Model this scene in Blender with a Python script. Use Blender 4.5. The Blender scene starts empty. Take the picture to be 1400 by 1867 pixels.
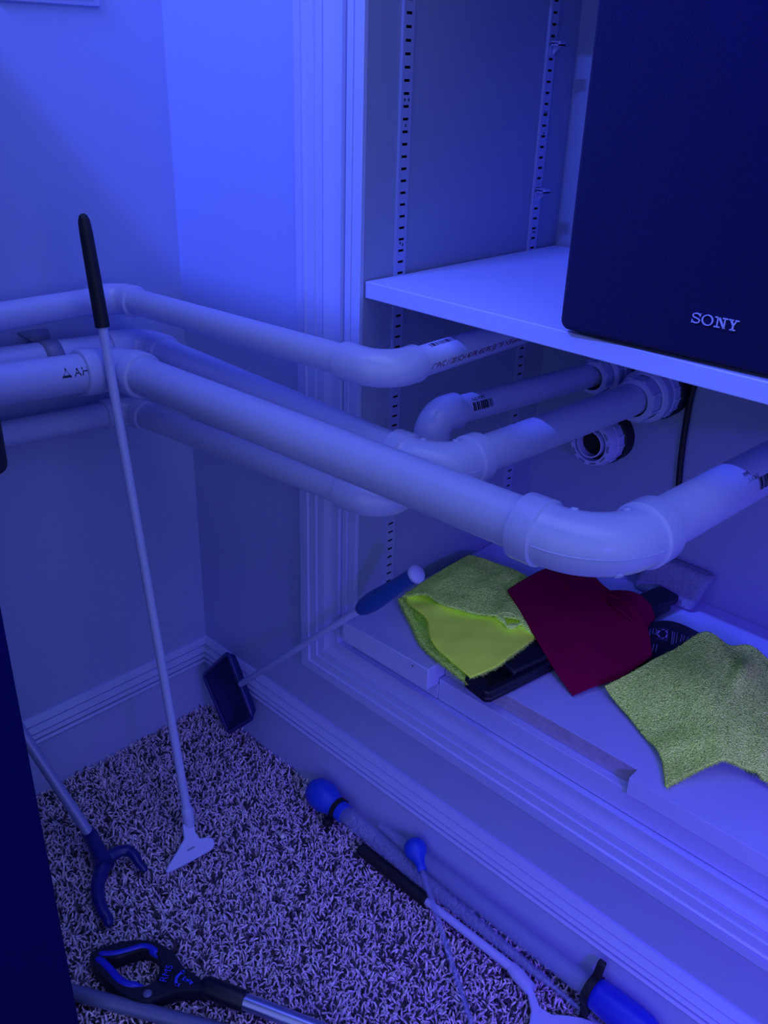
import bpy, bmesh, math, random
import numpy as np
from mathutils import Vector, Matrix

random.seed(7)
RNG = np.random.default_rng(11)
scene = bpy.context.scene
COL = scene.collection

# ------------------------------------------------------------------ camera
FPX = 1654.64
RM = np.array([[0.7136744111534987, 0.6998659518051074, 0.029265754195619678],
               [0.3322405567375204, -0.30142313126371906, -0.893733913644278],
               [-0.6166725608647182, 0.6475582950152874, -0.44764182918204154]])
CP = np.array([1.09861808, -0.72464842, 1.01255122])
cam_d = bpy.data.cameras.new('camera')
cam_d.sensor_fit = 'VERTICAL'
cam_d.sensor_height = 36.0
cam_d.lens = FPX / 1867 * 36.0
cam_d.clip_start = 0.01
cam = bpy.data.objects.new('camera', cam_d)
COL.objects.link(cam)
m = Matrix.Identity(4)
for i in range(3):
    m[i][0] = RM[0][i]; m[i][1] = -RM[1][i]; m[i][2] = -RM[2][i]; m[i][3] = CP[i]
cam.matrix_world = m
scene.camera = cam

# ------------------------------------------------------------------ light
world = bpy.data.worlds.new('dim_blue_room'); scene.world = world
world.use_nodes = True
bg = world.node_tree.nodes['Background']
bg.inputs[0].default_value = (0.33, 0.43, 1.0, 1)
bg.inputs[1].default_value = 0.87

def area(name, loc, target, sx, sy, power, col):
    d = bpy.data.lights.new(name, 'AREA'); d.shape = 'RECTANGLE'
    d.size = sx; d.size_y = sy; d.energy = power; d.color = col
    o = bpy.data.objects.new(name, d); COL.objects.link(o)
    z = (Vector(loc) - Vector(target)).normalized()
    x = Vector((1, 0, 0)); x = (x - z * x.dot(z)).normalized(); y = z.cross(x)
    mm = Matrix((x, y, z)).transposed().to_4x4(); mm.translation = Vector(loc)
    o.matrix_world = mm
    return o
area('reef_lamp_light', (0.30, -1.10, 2.123), (0.35, 0.0, 0.9), 0.34, 0.02, 39, (0.105, 0.165, 1.0))
sd = bpy.data.lights.new('violet_spot_light', 'SPOT'); sd.energy = 32; sd.color = (0.13, 0.035, 1.0); sd.spot_size = math.radians(78); sd.spot_blend = 1.0; sd.shadow_soft_size = 0.05
so = bpy.data.objects.new('violet_spot_light', sd); COL.objects.link(so); so.location = (1.55, -0.52, 0.80)
so.rotation_euler = (Vector((1.08, 0.0, 0.22)) - Vector(so.location)).to_track_quat('-Z', 'Y').to_euler()
area('overhead_fill_light', (0.95, -0.45, 2.55), (0.95, -0.45, 0.0), 2.0, 1.4, 12, (0.26, 0.34, 1.0))  # added soft overhead fill standing in for ceiling bounce; no ceiling is built

vs = scene.view_settings
vs.view_transform = 'Standard'; vs.look = 'None'; vs.gamma = 1.0; vs.exposure = 0.0
vs.use_curve_mapping = False

# ------------------------------------------------------------------ pixel helpers (1400 x 1867 frame)
def ray(p):
    return RM.T @ np.array([(p[0] - 700) / FPX, (p[1] - 933.5) / FPX, 1.0])
def onX(p, v): r = ray(p); return CP + (v - CP[0]) / r[0] * r
def onY(p, v): r = ray(p); return CP + (v - CP[1]) / r[1] * r
def onZ(p, v): r = ray(p); return CP + (v - CP[2]) / r[2] * r
def onPlane(p, o, n): r = ray(p); return CP + np.dot(np.asarray(o) - CP, n) / np.dot(r, n) * r
V = lambda *a: np.array(a, float)
def unit(v): v = np.asarray(v, float); return v / np.linalg.norm(v)

# ------------------------------------------------------------------ materials
MATS = {}
def mat(name, col, rough=0.5, metal=0.0, bump=None, spec=0.5, trans=0.0, var=None, diffuse=False, sheen=0.0):
    M = bpy.data.materials.new(name); M.use_nodes = True
    nt = M.node_tree; n = nt.nodes; L = nt.links
    out = n['Material Output']; b = n['Principled BSDF']
    if diffuse:
        n.remove(b); b = n.new('ShaderNodeBsdfDiffuse'); L.new(b.outputs[0], out.inputs[0])
        cin = b.inputs['Color']
    else:
        cin = b.inputs['Base Color']
        b.inputs['Roughness'].default_value = rough; b.inputs['Metallic'].default_value = metal
        b.inputs['Specular IOR Level'].default_value = spec
        b.inputs['Transmission Weight'].default_value = trans
        b.inputs['Sheen Weight'].default_value = sheen
    cin.default_value = (*col, 1)
    tc = n.new('ShaderNodeTexCoord')
    if var:   # (scale, amount): gentle colour mottling of the surface itself
        ns = n.new('ShaderNodeTexNoise'); ns.inputs['Scale'].default_value = var[0]; ns.inputs['Detail'].default_value = 4
        L.new(tc.outputs['Object'], ns.inputs['Vector'])
        mx = n.new('ShaderNodeMix'); mx.data_type = 'RGBA'
        mx.inputs[6].default_value = (*[c * (1 - var[1]) for c in col], 1)
        mx.inputs[7].default_value = (*[c * (1 + var[1]) for c in col], 1)
        L.new(ns.outputs['Fac'], mx.inputs[0]); L.new(mx.outputs[2], cin)
    if bump:  # (scale, distance, kind)
        if bump[2] == 'voronoi':
            t = n.new('ShaderNodeTexVoronoi'); t.inputs['Scale'].default_value = bump[0]; o = t.outputs['Distance']
        elif bump[2] == 'wave':
            t = n.new('ShaderNodeTexWave'); t.inputs['Scale'].default_value = bump[0]; t.inputs['Distortion'].default_value = 1.5; o = t.outputs['Fac']
        else:
            t = n.new('ShaderNodeTexNoise'); t.inputs['Scale'].default_value = bump[0]; t.inputs['Detail'].default_value = 3; o = t.outputs['Fac']
        L.new(tc.outputs['Object'], t.inputs['Vector'])
        bp = n.new('ShaderNodeBump'); bp.inputs['Distance'].default_value = bump[1]; bp.inputs['Strength'].default_value = 1.0
        L.new(o, bp.inputs['Height']); L.new(bp.outputs[0], b.inputs['Normal'])
    MATS[name] = M
    return M

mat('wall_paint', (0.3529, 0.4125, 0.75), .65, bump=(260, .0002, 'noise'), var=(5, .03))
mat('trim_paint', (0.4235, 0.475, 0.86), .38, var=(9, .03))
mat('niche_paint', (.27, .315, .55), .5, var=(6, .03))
mat('shelf_paint', (0.4235, 0.4625, 0.86), .42, var=(40, .02))
mat('board_paint', (0.4471, 0.4938, 0.88), .5, var=(30, .04), bump=(500, .0002, 'noise'))
mat('cut_plywood', (.36, .32, .50), .8, var=(60, .25))
mat('pvc', (0.4353, 0.4688, 0.84), .28, var=(14, .03))
mat('pvc_fitting', (0.4471, 0.4813, 0.88), .22, var=(20, .02))
mat('pvc_label', (0.4706, 0.5187, 0.92), .3)
mat('print_black', (.012, .012, .03), .5)
mat('print_red', (.16, .02, .10), .5)
mat('print_blue', (.03, .05, .75), .5)
mat('print_white', (0.3235, 0.3438, 0.75), .6)
mat('standard_metal', (0.3647, 0.4, 0.76), .35, metal=.2)
mat('slot_dark', (0.0024, 0.0025, 0.008), .9)
mat('black_rubber', (0.0018, 0.0019, 0.012), .6)
mat('black_plastic', (0.0024, 0.0025, 0.018), .45, bump=(900, .0002, 'noise'))
mat('black_laminate', (.003, .0024, .10), .65, spec=.12)
mat('grill_cloth', (.0018, .0012, .075), .85, spec=.12, bump=(1500, .0012, 'noise'), var=(700, .6), sheen=.08)
mat('speaker_vinyl', (.003, .003, .03), .55, spec=.2)
mat('chrome_letters', (0.4706, 0.5, 0.92), .3, metal=.25)
mat('grey_strap', (0.1765, 0.2, 0.38), .5)
mat('white_plastic', (0.4588, 0.4938, 0.9), .35)
mat('navy_plastic', (.012, .012, .17), .35)
mat('navy_mesh', (.010, .012, .15), .75, bump=(1400, .0006, 'voronoi'))
mat('blue_grip', (.010, .07, .34), .45)
mat('blue_rubber', (.010, .05, .60), .42)
mat('royal_plastic', (.012, .02, .55), .4)
mat('silver_tube', (0.4118, 0.4375, 0.76), .28, metal=.9)
mat('lavender_tube', (0.3235, 0.3375, 0.66), .4, metal=.3)
mat('dull_grey_tube', (0.1412, 0.1562, 0.34), .45, metal=.3)
mat('foam_grey', (0.2353, 0.2562, 0.45), .95, bump=(420, .002, 'noise'), var=(200, .25))
mat('bag_black', (0.0059, 0.0062, 0.03), .35)
def clear_mat(name):
    M = bpy.data.materials.new(name); M.use_nodes = True
    n = M.node_tree.nodes; L = M.node_tree.links
    b = n['Principled BSDF']; b.inputs['Base Color'].default_value = (.37, .42, .80, 1); b.inputs['Roughness'].default_value = .12; b.inputs['Specular IOR Level'].default_value = .8
    tr = n.new('ShaderNodeBsdfTransparent'); tr.inputs[0].default_value = (.96, .97, 1, 1)
    mx = n.new('ShaderNodeMixShader'); mx.inputs[0].default_value = .22
    L.new(tr.outputs[0], mx.inputs[1]); L.new(b.outputs[0], mx.inputs[2]); L.new(mx.outputs[0], n['Material Output'].inputs[0])
    MATS[name] = M
clear_mat('clear_acrylic')
mat('crumb_white', (.8, .8, .8), .6)
mat('carpet_back', (.10, .085, .12), 1.0)
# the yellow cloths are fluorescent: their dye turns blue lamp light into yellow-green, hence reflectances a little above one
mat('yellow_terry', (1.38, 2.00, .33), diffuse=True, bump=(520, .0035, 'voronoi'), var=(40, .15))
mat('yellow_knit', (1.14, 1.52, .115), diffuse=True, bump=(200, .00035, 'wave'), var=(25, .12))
mat('red_knit', (.25, .003, .052), diffuse=True, bump=(190, .0002, 'wave'), var=(20, .10))

def attr_mat(name, attr):
    M = bpy.data.materials.new(name); M.use_nodes = True
    n = M.node_tree.nodes; L = M.node_tree.links
    a = n.new('ShaderNodeAttribute'); a.attribute_name = attr
    b = n['Principled BSDF']; b.inputs['Roughness'].default_value = .9; b.inputs['Specular IOR Level'].default_value = .15
    L.new(a.outputs['Color'], b.inputs['Base Color'])
    MATS[name] = M
attr_mat('carpet_yarn', 'yarn')

# ------------------------------------------------------------------ mesh builder
class MB:
    def __init__(s): s.v = []; s.f = []
    def add(s, vs, fs):
        o = len(s.v); s.v.extend([tuple(map(float, p)) for p in vs]); s.f.extend([tuple(i + o for i in f) for f in fs]); return s
    def box(s, a, b):
        x0, y0, z0 = a; x1, y1, z1 = b
        return s.add([(x0,y0,z0),(x1,y0,z0),(x1,y1,z0),(x0,y1,z0),(x0,y0,z1),(x1,y0,z1),(x1,y1,z1),(x0,y1,z1)],
                     [(0,3,2,1),(4,5,6,7),(0,1,5,4),(1,2,6,5),(2,3,7,6),(3,0,4,7)])
    def obox(s, o, ex, ey, ez):     # oriented box from corner o and three edge vectors
        o, ex, ey, ez = map(np.asarray, (o, ex, ey, ez))
        p = [o, o+ex, o+ex+ey, o+ey, o+ez, o+ex+ez, o+ex+ey+ez, o+ey+ez]
        return s.add(p, [(0,3,2,1),(4,5,6,7),(0,1,5,4),(1,2,6,5),(2,3,7,6),(3,0,4,7)])
    def tube(s, pts, rad, n=20, caps=True, flat=None, ref=None):
        pts = [np.asarray(p, float) for p in pts]
        if not hasattr(rad, '__len__'): rad = [rad] * len(pts)
        T = []
        for i in range(len(pts)):
            a = pts[max(i-1, 0)]; b = pts[min(i+1, len(pts)-1)]
            j = 1
            while np.linalg.norm(b-a) < 1e-9: j += 1; a = pts[max(i-j, 0)]; b = pts[min(i+j, len(pts)-1)]
            T.append(unit(b-a))
        r0 = np.array(ref if ref is not None else ((0,0,1) if abs(T[0][2]) < .9 else (0,1,0)), float)
        u = unit(r0 - T[0]*np.dot(r0, T[0])); vs = []
        for i, p in enumerate(pts):
            u = unit(u - T[i]*np.dot(u, T[i])); w = np.cross(T[i], u)
            for k in range(n):
                a = 2*math.pi*k/n
                fu = 1.0 if flat is None else flat
                vs.append(p + rad[i]*(math.cos(a)*u*fu + math.sin(a)*w))
        fs = []
        for i in range(len(pts)-1):
            for k in range(n):
                fs.append((i*n+k, i*n+(k+1) % n, (i+1)*n+(k+1) % n, (i+1)*n+k))
        if caps:
            fs.append(tuple(range(n-1, -1, -1))); fs.append(tuple((len(pts)-1)*n+k for k in range(n)))
        return s.add(vs, fs)
    def lathe(s, o, axis, prof, n=32, closed=False, caps=False):
        axis = unit(axis); r0 = np.array((0,0,1.) if abs(axis[2]) < .9 else (0,1.,0)); u = unit(r0-axis*np.dot(r0, axis)); w = np.cross(axis, u)
        o = np.asarray(o, float); vs = []; fs = []
        for (h, r) in prof:
            for k in range(n):
                a = 2*math.pi*k/n; vs.append(o + axis*h + r*(math.cos(a)*u+math.sin(a)*w))
        P = len(prof)
        for i in range(P if closed else P-1):
            j = (i+1) % P
            for k in range(n): fs.append((i*n+k, i*n+(k+1) % n, j*n+(k+1) % n, j*n+k))
        if caps:
            fs.append(tuple(range(n-1, -1, -1))); fs.append(tuple((P-1)*n+k for k in range(n)))
        return s.add(vs, fs)
    def prism(s, out, ext):
        out = [np.asarray(p, float) for p in out]; n = len(out); ext = np.asarray(ext, float)
        return s.add(out + [p+ext for p in out], [tuple(range(n-1, -1, -1)), tuple(range(n, 2*n))] + [(i, (i+1) % n, n+(i+1) % n, n+i) for i in range(n)])
    def grid(s, G):
        G = np.asarray(G); a, b = G.shape[:2]
        return s.add(G.reshape(-1, 3), [(i*b+j, i*b+j+1, (i+1)*b+j+1, (i+1)*b+j) for i in range(a-1) for j in range(b-1)])
    def build(s, name, material, parent=None, smooth=35, bevel=0, recalc=True, solid=0, seg=2):
        me = bpy.data.meshes.new(name); me.from_pydata(s.v, [], s.f); me.update()
        if recalc:
            bm = bmesh.new(); bm.from_mesh(me); bmesh.ops.recalc_face_normals(bm, faces=bm.faces); bm.to_mesh(me); bm.free()
        if smooth:
            me.polygons.foreach_set('use_smooth', [True]*len(me.polygons)); me.set_sharp_from_angle(angle=math.radians(smooth))
        me.materials.append(MATS[material])
        o = bpy.data.objects.new(name, me); COL.objects.link(o)
        if solid:
            md = o.modifiers.new('thickness', 'SOLIDIFY'); md.thickness = solid; md.offset = 0
        if bevel:
            md = o.modifiers.new('bevel', 'BEVEL'); md.width = bevel; md.segments = seg; md.limit_method = 'ANGLE'; md.angle_limit = math.radians(40)
        if parent is not None:
            o.parent = parent; o.matrix_parent_inverse = parent.matrix_world.inverted()
        return o

def tag(o, label, cat, group=None, kind=None):
    o['label'] = label; o['category'] = cat
    if group: o['group'] = group
    if kind: o['kind'] = kind
    return o
def struct(o, label=None):
    o['kind'] = 'structure'
    if label: o['label'] = label
    return o
def thing(name, loc, label, cat, group=None):
    o = bpy.data.objects.new(name, None); COL.objects.link(o); o.location = Vector([float(c) for c in loc]); o.empty_display_size = .03
    bpy.context.view_layer.update()
    return tag(o, label, cat, group)
def part_label(o, t): o['label'] = t; return o

def text2d(body, size, spacing=1.0, shear=0.0):
    c = bpy.data.curves.new('lettering', 'FONT'); c.body = body; c.size = size; c.space_character = spacing; c.shear = shear; c.resolution_u = 3
    o = bpy.data.objects.new('lettering', c); COL.objects.link(o)
    bpy.context.view_layer.update()
    me = o.evaluated_get(bpy.context.evaluated_depsgraph_get()).to_mesh()
    vs = [(v.co.x, v.co.y) for v in me.vertices]; fs = [tuple(p.vertices) for p in me.polygons]
    o.evaluated_get(bpy.context.evaluated_depsgraph_get()).to_mesh_clear()
    bpy.data.objects.remove(o); bpy.data.curves.remove(c)
    return vs, fs

# ================================================================== SETTING
XS = .3605     # niche side wall
YB = .381      # niche back wall
XR = 1.36      # niche right wall
ZN = .3085     # niche floor
struct(MB().box((-.10, -1.9, -.02), (0, .10, 2.4)).build('wall_left', 'wall_paint', smooth=0), 'pale painted left wall behind the pipes')
wb = MB()
wb.box((0, 0, -.02), (XS-.001, .10, 2.4)); wb.box((XS-.001, 0, -.02), (XR+.02, .10, .292)); wb.box((XR+.02, 0, -.02), (2.6, .10, 2.4)); wb.box((XS-.001, 0, 1.75), (XR+.02, .10, 2.4))
struct(wb.build('wall_back', 'wall_paint', smooth=0), 'pale painted wall with the built-in shelf opening')
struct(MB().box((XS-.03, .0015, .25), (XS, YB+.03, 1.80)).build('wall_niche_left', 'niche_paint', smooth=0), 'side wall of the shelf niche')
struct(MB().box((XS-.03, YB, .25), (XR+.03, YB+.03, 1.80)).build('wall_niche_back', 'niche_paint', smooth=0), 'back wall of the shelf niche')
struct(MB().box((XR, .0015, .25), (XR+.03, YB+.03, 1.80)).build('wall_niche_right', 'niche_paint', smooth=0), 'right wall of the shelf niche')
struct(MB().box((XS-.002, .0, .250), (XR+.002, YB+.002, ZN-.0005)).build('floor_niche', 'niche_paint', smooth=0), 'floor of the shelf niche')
struct(MB().box((-.1, -2.2, -.035), (2.6, .1, -.011)).build('floor', 'carpet_back', smooth=0), 'carpet backing on the floor')

# baseboards: stepped profile (t = proud of wall, z)
BB = [(0, -.011), (.014, -.011), (.014, .0850), (.0165, .0868), (.0175, .0890), (.0150, .0925), (.0108, .0932), (.0108, .0946), (.0155, .0956), (.0160, .0975), (.0125, .1020),
      (.0090, .1028), (.0090, .1042), (.0140, .1052), (.0075, .1135), (.0050, .1142), (.0050, .1154), (.0092, .1164), (.0030, .1256), (0, .1258)]
def bb_run(name, lab, along_y):
    n = len(BB); vs = []
    for e in (0, 1):
        for (t, z) in BB:
            if along_y: vs.append((t, -t if e == 0 else -1.9, z))
            else: vs.append((t if e == 0 else 2.6, -t, z))
    fs = [(i, (i+1) % n, n+(i+1) % n, n+i) for i in range(n)] + [tuple(range(n)), tuple(range(2*n-1, n-1, -1))]
    return struct(MB().add(vs, fs).build(name, 'trim_paint', smooth=25), lab)
bb_run('baseboard_left', 'white moulded baseboard along the left wall', True)
bb_run('baseboard_back', 'white moulded baseboard under the shelf niche', False)

# casing round the opening
XO, ZO, YO = .2685, .2165, 0.0
CS = [(0, 0), (0, .0165), (.0015, .018), (.012, .018), (.0132, .0160), (.0145, .0185), (.0165, .0185), (.0180, .0160), (.0305, .0155), (.0312, .0132), (.0405, .0128), (.0415, .0105),
      (.0430, .0128), (.0450, .0120), (.0500, .0092), (.0580, .0080), (.0660, .0088), (.0675, .0088), (.0678, .0)]
n = len(CS)
vs = [(XO+w, -t, ZO+w) for w, t in CS] + [(XO+w, -t, 1.85) for w, t in CS]
fs = [(i, (i+1) % n, n+(i+1) % n, n+i) for i in range(n)] + [tuple(range(n)), tuple(range(2*n-1, n-1, -1))]
struct(MB().add(vs, fs).build('trim_1', 'trim_paint', smooth=25), 'upright moulded casing left of the shelf niche')
vs = [(XO+w, -t, ZO+w) for w, t in CS] + [(1.50, -t, ZO+w) for w, t in CS]
struct(MB().add(vs, fs).build('trim_2', 'trim_paint', smooth=25), 'moulded casing running under the shelf niche')
struct(MB().box((XO+.0695, -.0042, ZO+.075), (XO+.0785, .002, 1.80)).box((XO+.0785, -.0022, ZO+.075), (XS+.0008, .004, 1.80)).build('trim_3', 'trim_paint', smooth=0, bevel=.0008), 'narrow jamb edge beside the upright casing')
struct(MB().box((.5145, -.0008, ZO+.0685), (XR, .045, .3168)).build('trim_4', 'trim_paint', smooth=0, bevel=.001), 'white sill strip under the front edge of the platform')
struct(MB().box((XS, -.0008, ZO+.0685), (.5140, .045, ZN-.001)).build('trim_5', 'trim_paint', smooth=0, bevel=.001), 'white sill strip under the small front board')

# carpet pile ------------------------------------------------------
def carpet():
    x0, x1, y0, y1 = .012, 1.22, -.80, -.012
    sp = .0046
    nx = int((x1-x0)/sp); ny = int((y1-y0)/sp)
    gx, gy = np.meshgrid(np.arange(nx), np.arange(ny))
    px = x0+(gx.ravel()+RNG.uniform(0, 1, gx.size))*sp; py = y0+(gy.ravel()+RNG.uniform(0, 1, gx.size))*sp
    N = px.size
    a0 = RNG.uniform(0, 2*np.pi, N); a1 = a0+RNG.normal(0, 1.1, N)
    Lt = RNG.uniform(.0075, .0115, N); lean = RNG.uniform(.25, 1.25, N)
    p0 = np.stack([px, py, np.full(N, -.0115)], 1)
    d0 = np.stack([np.sin(lean*.35)*np.cos(a0), np.sin(lean*.35)*np.sin(a0), np.cos(lean*.35)], 1)
    d1 = np.stack([np.sin(lean)*np.cos(a0), np.sin(lean)*np.sin(a0), np.cos(lean)], 1)
    d2 = np.stack([np.sin(lean*1.35)*np.cos(a1), np.sin(lean*1.35)*np.sin(a1), np.cos(lean*1.35)], 1)
    p1 = p0+d0*Lt[:, None]*.5; p2 = p1+d1*Lt[:, None]*.45; p3 = p2+d2*Lt[:, None]*.45
    rad = RNG.uniform(.0013, .0021, N)
    side = np.stack([-np.sin(a0), np.cos(a0), np.zeros(N)], 1)
    verts = np.empty((N, 4, 3, 3))
    for i, (p, d, k) in enumerate(((p0, d0, 1.0), (p1, d1, 1.05), (p2, d2, .95), (p3, d2, .6))):
        up = np.cross(d, side); up /= np.linalg.norm(up, axis=1)[:, None]
        for j in range(3):
            an = 2*np.pi*j/3+i*.5
            verts[:, i, j] = p+(rad*k)[:, None]*(np.cos(an)*side+np.sin(an)*up)
    V_ = verts.reshape(-1, 3)
    f = []
    for i in range(3):
        for j in range(3):
            f.append([i*3+j, i*3+(j+1) % 3, (i+1)*3+(j+1) % 3, (i+1)*3+j])
    f = np.array(f); base = (np.arange(N)*12)[:, None, None]
    F = (f[None]+base).reshape(-1, 4)
    tipf = (np.array([9, 10, 11])[None]+(np.arange(N)*12)[:, None])
    me = bpy.data.meshes.new('carpet_pile')
    nq, ntp = len(F), len(tipf)
    me.vertices.add(len(V_)); me.vertices.foreach_set('co', V_.ravel())
    me.loops.add(nq*4+ntp*3); me.loops.foreach_set('vertex_index', np.concatenate([F.ravel(), tipf.ravel()]).astype(np.int32))
    me.polygons.add(nq+ntp)
    ls = np.concatenate([np.arange(nq)*4, nq*4+np.arange(ntp)*3]).astype(np.int32)
    me.polygons.foreach_set('loop_start', ls)
    me.update(calc_edges=True)
    me.polygons.foreach_set('use_smooth', np.ones(nq+ntp, bool))
    # yarn colour: mostly pale taupe with darker brown flecks
    r = RNG.uniform(0, 1, N)
    pale = np.array([.86, .78, .99]); mid = np.array([.72, .63, .93]); dark = np.array([.10, .085, .15])
    c = np.where((r < .14)[:, None], dark, np.where((r < .5)[:, None], mid, pale))*RNG.uniform(.8, 1.2, (N, 1))*np.array([1.0, .95, .92])
    cc = np.ones((N, 12, 4)); cc[:, :, :3] = c[:, None, :]
    at = me.color_attributes.new('yarn', 'FLOAT_COLOR', 'POINT'); at.data.foreach_set('color', cc.ravel())
    me.materials.append(MATS['carpet_yarn'])
    o = bpy.data.objects.new('carpet_pile', me); COL.objects.link(o)
    tag(o, 'flecked taupe shaggy carpet covering the floor', 'carpet', kind='stuff')
carpet()

# ================================================================== OUT OF FRAME LAMP BAR AND ADDED LIGHT BLOCKER
t = thing('light_bar', (.30, -1.10, 2.128), 'black lamp bar hanging above the added shadow board', 'lamp')
MB().box((.10, -1.16, 2.128), (.50, -1.04, 2.15)).build('housing', 'black_laminate', t, bevel=.003)
t2 = thing('shadow_board', (.8, -1.1, 1.645), 'wide black board added out of view to cut the lamp light', 'board')
MB().box((-.0, -1.15, 1.645), (2.2, -.75, 1.675)).build('panel', 'black_laminate', t2)  # unseen board, added to cast the straight shadow edge across the walls

# ================================================================== CABINET at the left margin
t = thing('cabinet', (.27, -1.0, 0), 'tall black cabinet cut off by the left picture edge', 'cabinet')
MB().box((.135, -1.60, -.010), (.409, -.474, .7025)).build('body', 'black_laminate', t, bevel=.002)
MB().box((.125, -1.62, .703), (.4245, -.4505, 1.22)).build('upper_section', 'black_plastic', t, bevel=.010, seg=4)

# ================================================================== WALL PLATE
c = onX((186, 13), .006)
t = thing('wall_plate', (0, c[1]-.06, c[2]), 'white wall plate high on the left wall at the top edge', 'wall plate')
MB().box((0, c[1]-.125, c[2]), (.0035, c[1], c[2]+.12)).build('plate', 'trim_paint', t, bevel=.0015)
MB().box((.0032, c[1]-.117, c[2]+.008), (.0062, c[1]-.008, c[2]+.112)).build('raised_panel', 'trim_paint', t, bevel=.0015)

# ================================================================== SHELF STANDARDS
def standard(y, label, screws):
    t = thing('shelf_standard', (XS, y, .345), label, 'shelf standard', 'slotted shelf standards on the niche side wall')
    z0, z1, w, th = .345, 1.42, .0165, .0042
    mb = MB(); p = .0127; hw, hh = .0046, .0028
    x0, x1 = XS+.0002, XS+th
    for s in (-1, 1):   # side rails with inturned flange
        ya, yb = sorted((y+s*hw, y+s*w/2)); mb.box((x0+.0030, ya, z0), (x1, yb, z1))
        yc, yd = sorted((y+s*w/2, y+s*(w/2-.0012))); mb.box((x0, yc, z0), (x0+.0032, yd, z1))
    k = 0; z = z0
    while z < z1-.001:
        zt = min(z+p-hh, z1); mb.box((x0+.0030, y-hw-.0001, z), (x1, y+hw+.0001, zt)); z += p; k += 1
    mb.build('channel', 'standard_metal', t, smooth=0)
    MB().box((x0, y-w/2+.0014, z0), (x0+.0006, y+w/2-.0014, z1)).build('slot_backing', 'slot_dark', t, smooth=0)
    for (dy, z) in screws:
        MB().box((x1-.0002, y+dy-.0007, z-.0014), (x1+.0003, y+dy+.0007, z+.0014)).build('screw_mark', 'slot_dark', t, smooth=0)
    return t
zz = lambda p: onX(p, XS+.004)[2]
standard(onX((713, 941), XS+.004)[1], 'slotted metal shelf standard nearest the casing', [(-.003, zz((743, 182))), (.003, zz((744, 182))), (0, zz((742, 229))), (-.002, zz((732, 443))), (.002, zz((733, 446)))])
standard(onX((970.4, 448.6), XS+.004)[1], 'slotted metal shelf standard nearest the niche back corner', [(-.002, zz((997, 205))), (.002, zz((999, 205))), (0, zz((993, 243))), (-.002, zz((972, 423))), (.002, zz((974, 423)))])
ys2 = onX((970.4, 448.6), XS+.004)[1]
for (pp, lab) in (((1006, 78), 'upper metal shelf clip on the rear standard'), ((981, 346), 'lower metal shelf clip on the rear standard')):
    q = onX(pp, XS+.006); z = q[2]
    t = thing('shelf_clip', (XS+.0045, ys2, z), lab, 'shelf clip', 'shelf clips')
    mb = MB().box((XS+.0045, ys2-.006, z-.0030), (XS+.0195, ys2+.006, z-.0014))
    mb.box((XS+.0045, ys2-.006, z-.014), (XS+.0058, ys2+.006, z-.0014)).box((XS+.0045, ys2-.006, z+.0008), (XS+.017, ys2+.006, z+.0020)).box((XS+.0165, ys2-.006, z-.0030), (XS+.0195, ys2+.006, z+.0020))
    mb.build('bracket', 'standard_metal', t, smooth=0)
    mg = MB().prism([(XS+.0058, ys2, z-.0030), (XS+.017, ys2, z-.0030), (XS+.0058, ys2, z-.013)], (0, .0012, 0)); mg.build('gusset', 'standard_metal', t, smooth=0)

# ================================================================== SHELVES
t = tag(MB().box((XS+.002, .005, .7662), (XR-.002, YB-.004, .7853)).build('shelf', 'shelf_paint', bevel=.0012), 'white shelf board carrying the black speaker', 'shelf')
t = tag(MB().box((XS+.002, .005, 1.300), (XR-.002, YB-.004, 1.319)).build('shelf', 'shelf_paint', bevel=.0012), 'white upper shelf board above the speaker', 'shelf')

# ================================================================== SPEAKER
sp = thing('speaker', (0, 0, 0), 'large black cloth-fronted loudspeaker on the white shelf', 'speaker')
W, D, H = .25, .235, .44
ang = math.radians(3.4)
c0 = onY((1017, 600), -.0047); c0[2] = .7878
ux, uy, uz = V(math.cos(ang), math.sin(ang), 0), V(-math.sin(ang), math.cos(ang), 0), V(0, 0, 1)
def SP(a, b, c): return c0 + ux*a + uy*b + uz*c
MB().obox(SP(.003, .016, 0), ux*(W-.006), uy*(D-.016), uz*H).build('cabinet_box', 'speaker_vinyl', sp, bevel=.003)
g = []
def rrect(w, h, r, n=6):
    o = []
    for (cx, cz, a0) in ((r, r, 180), (w-r, r, 270), (w-r, h-r, 0), (r, h-r, 90)):
        for k in range(n+1):
            a = math.radians(a0+90*k/n); o.append((cx+r*math.cos(a), cz+r*math.sin(a)))
    return o
mb = MB(); o1 = rrect(W, H-.001, .009); rings = []
for (ins, b) in ((0, .0155), (0, .006), (.0012, .0022), (.004, .0)):
    rings.append([SP(ins + a*(W-2*ins)/W, b, .001+ins + c*(H-.001-2*ins)/(H-.001)) for a, c in o1])
k = len(o1); vs = [p for r_ in rings for p in r_]
fs = [(i*k+j, i*k+(j+1) % k, (i+1)*k+(j+1) % k, (i+1)*k+j) for i in range(3) for j in range(k)] + [tuple(range(k-1, -1, -1)), tuple(3*k+j for j in range(k))]
grille = mb.add(vs, fs).build('grille', 'grill_cloth', sp, smooth=50)
for a in (.02, W-.04):
    for b in (.03, D-.05):
        MB().obox(SP(a, b, -.0024), ux*.02, uy*.02, uz*.0026).build('foot', 'black_rubber', sp)
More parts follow.
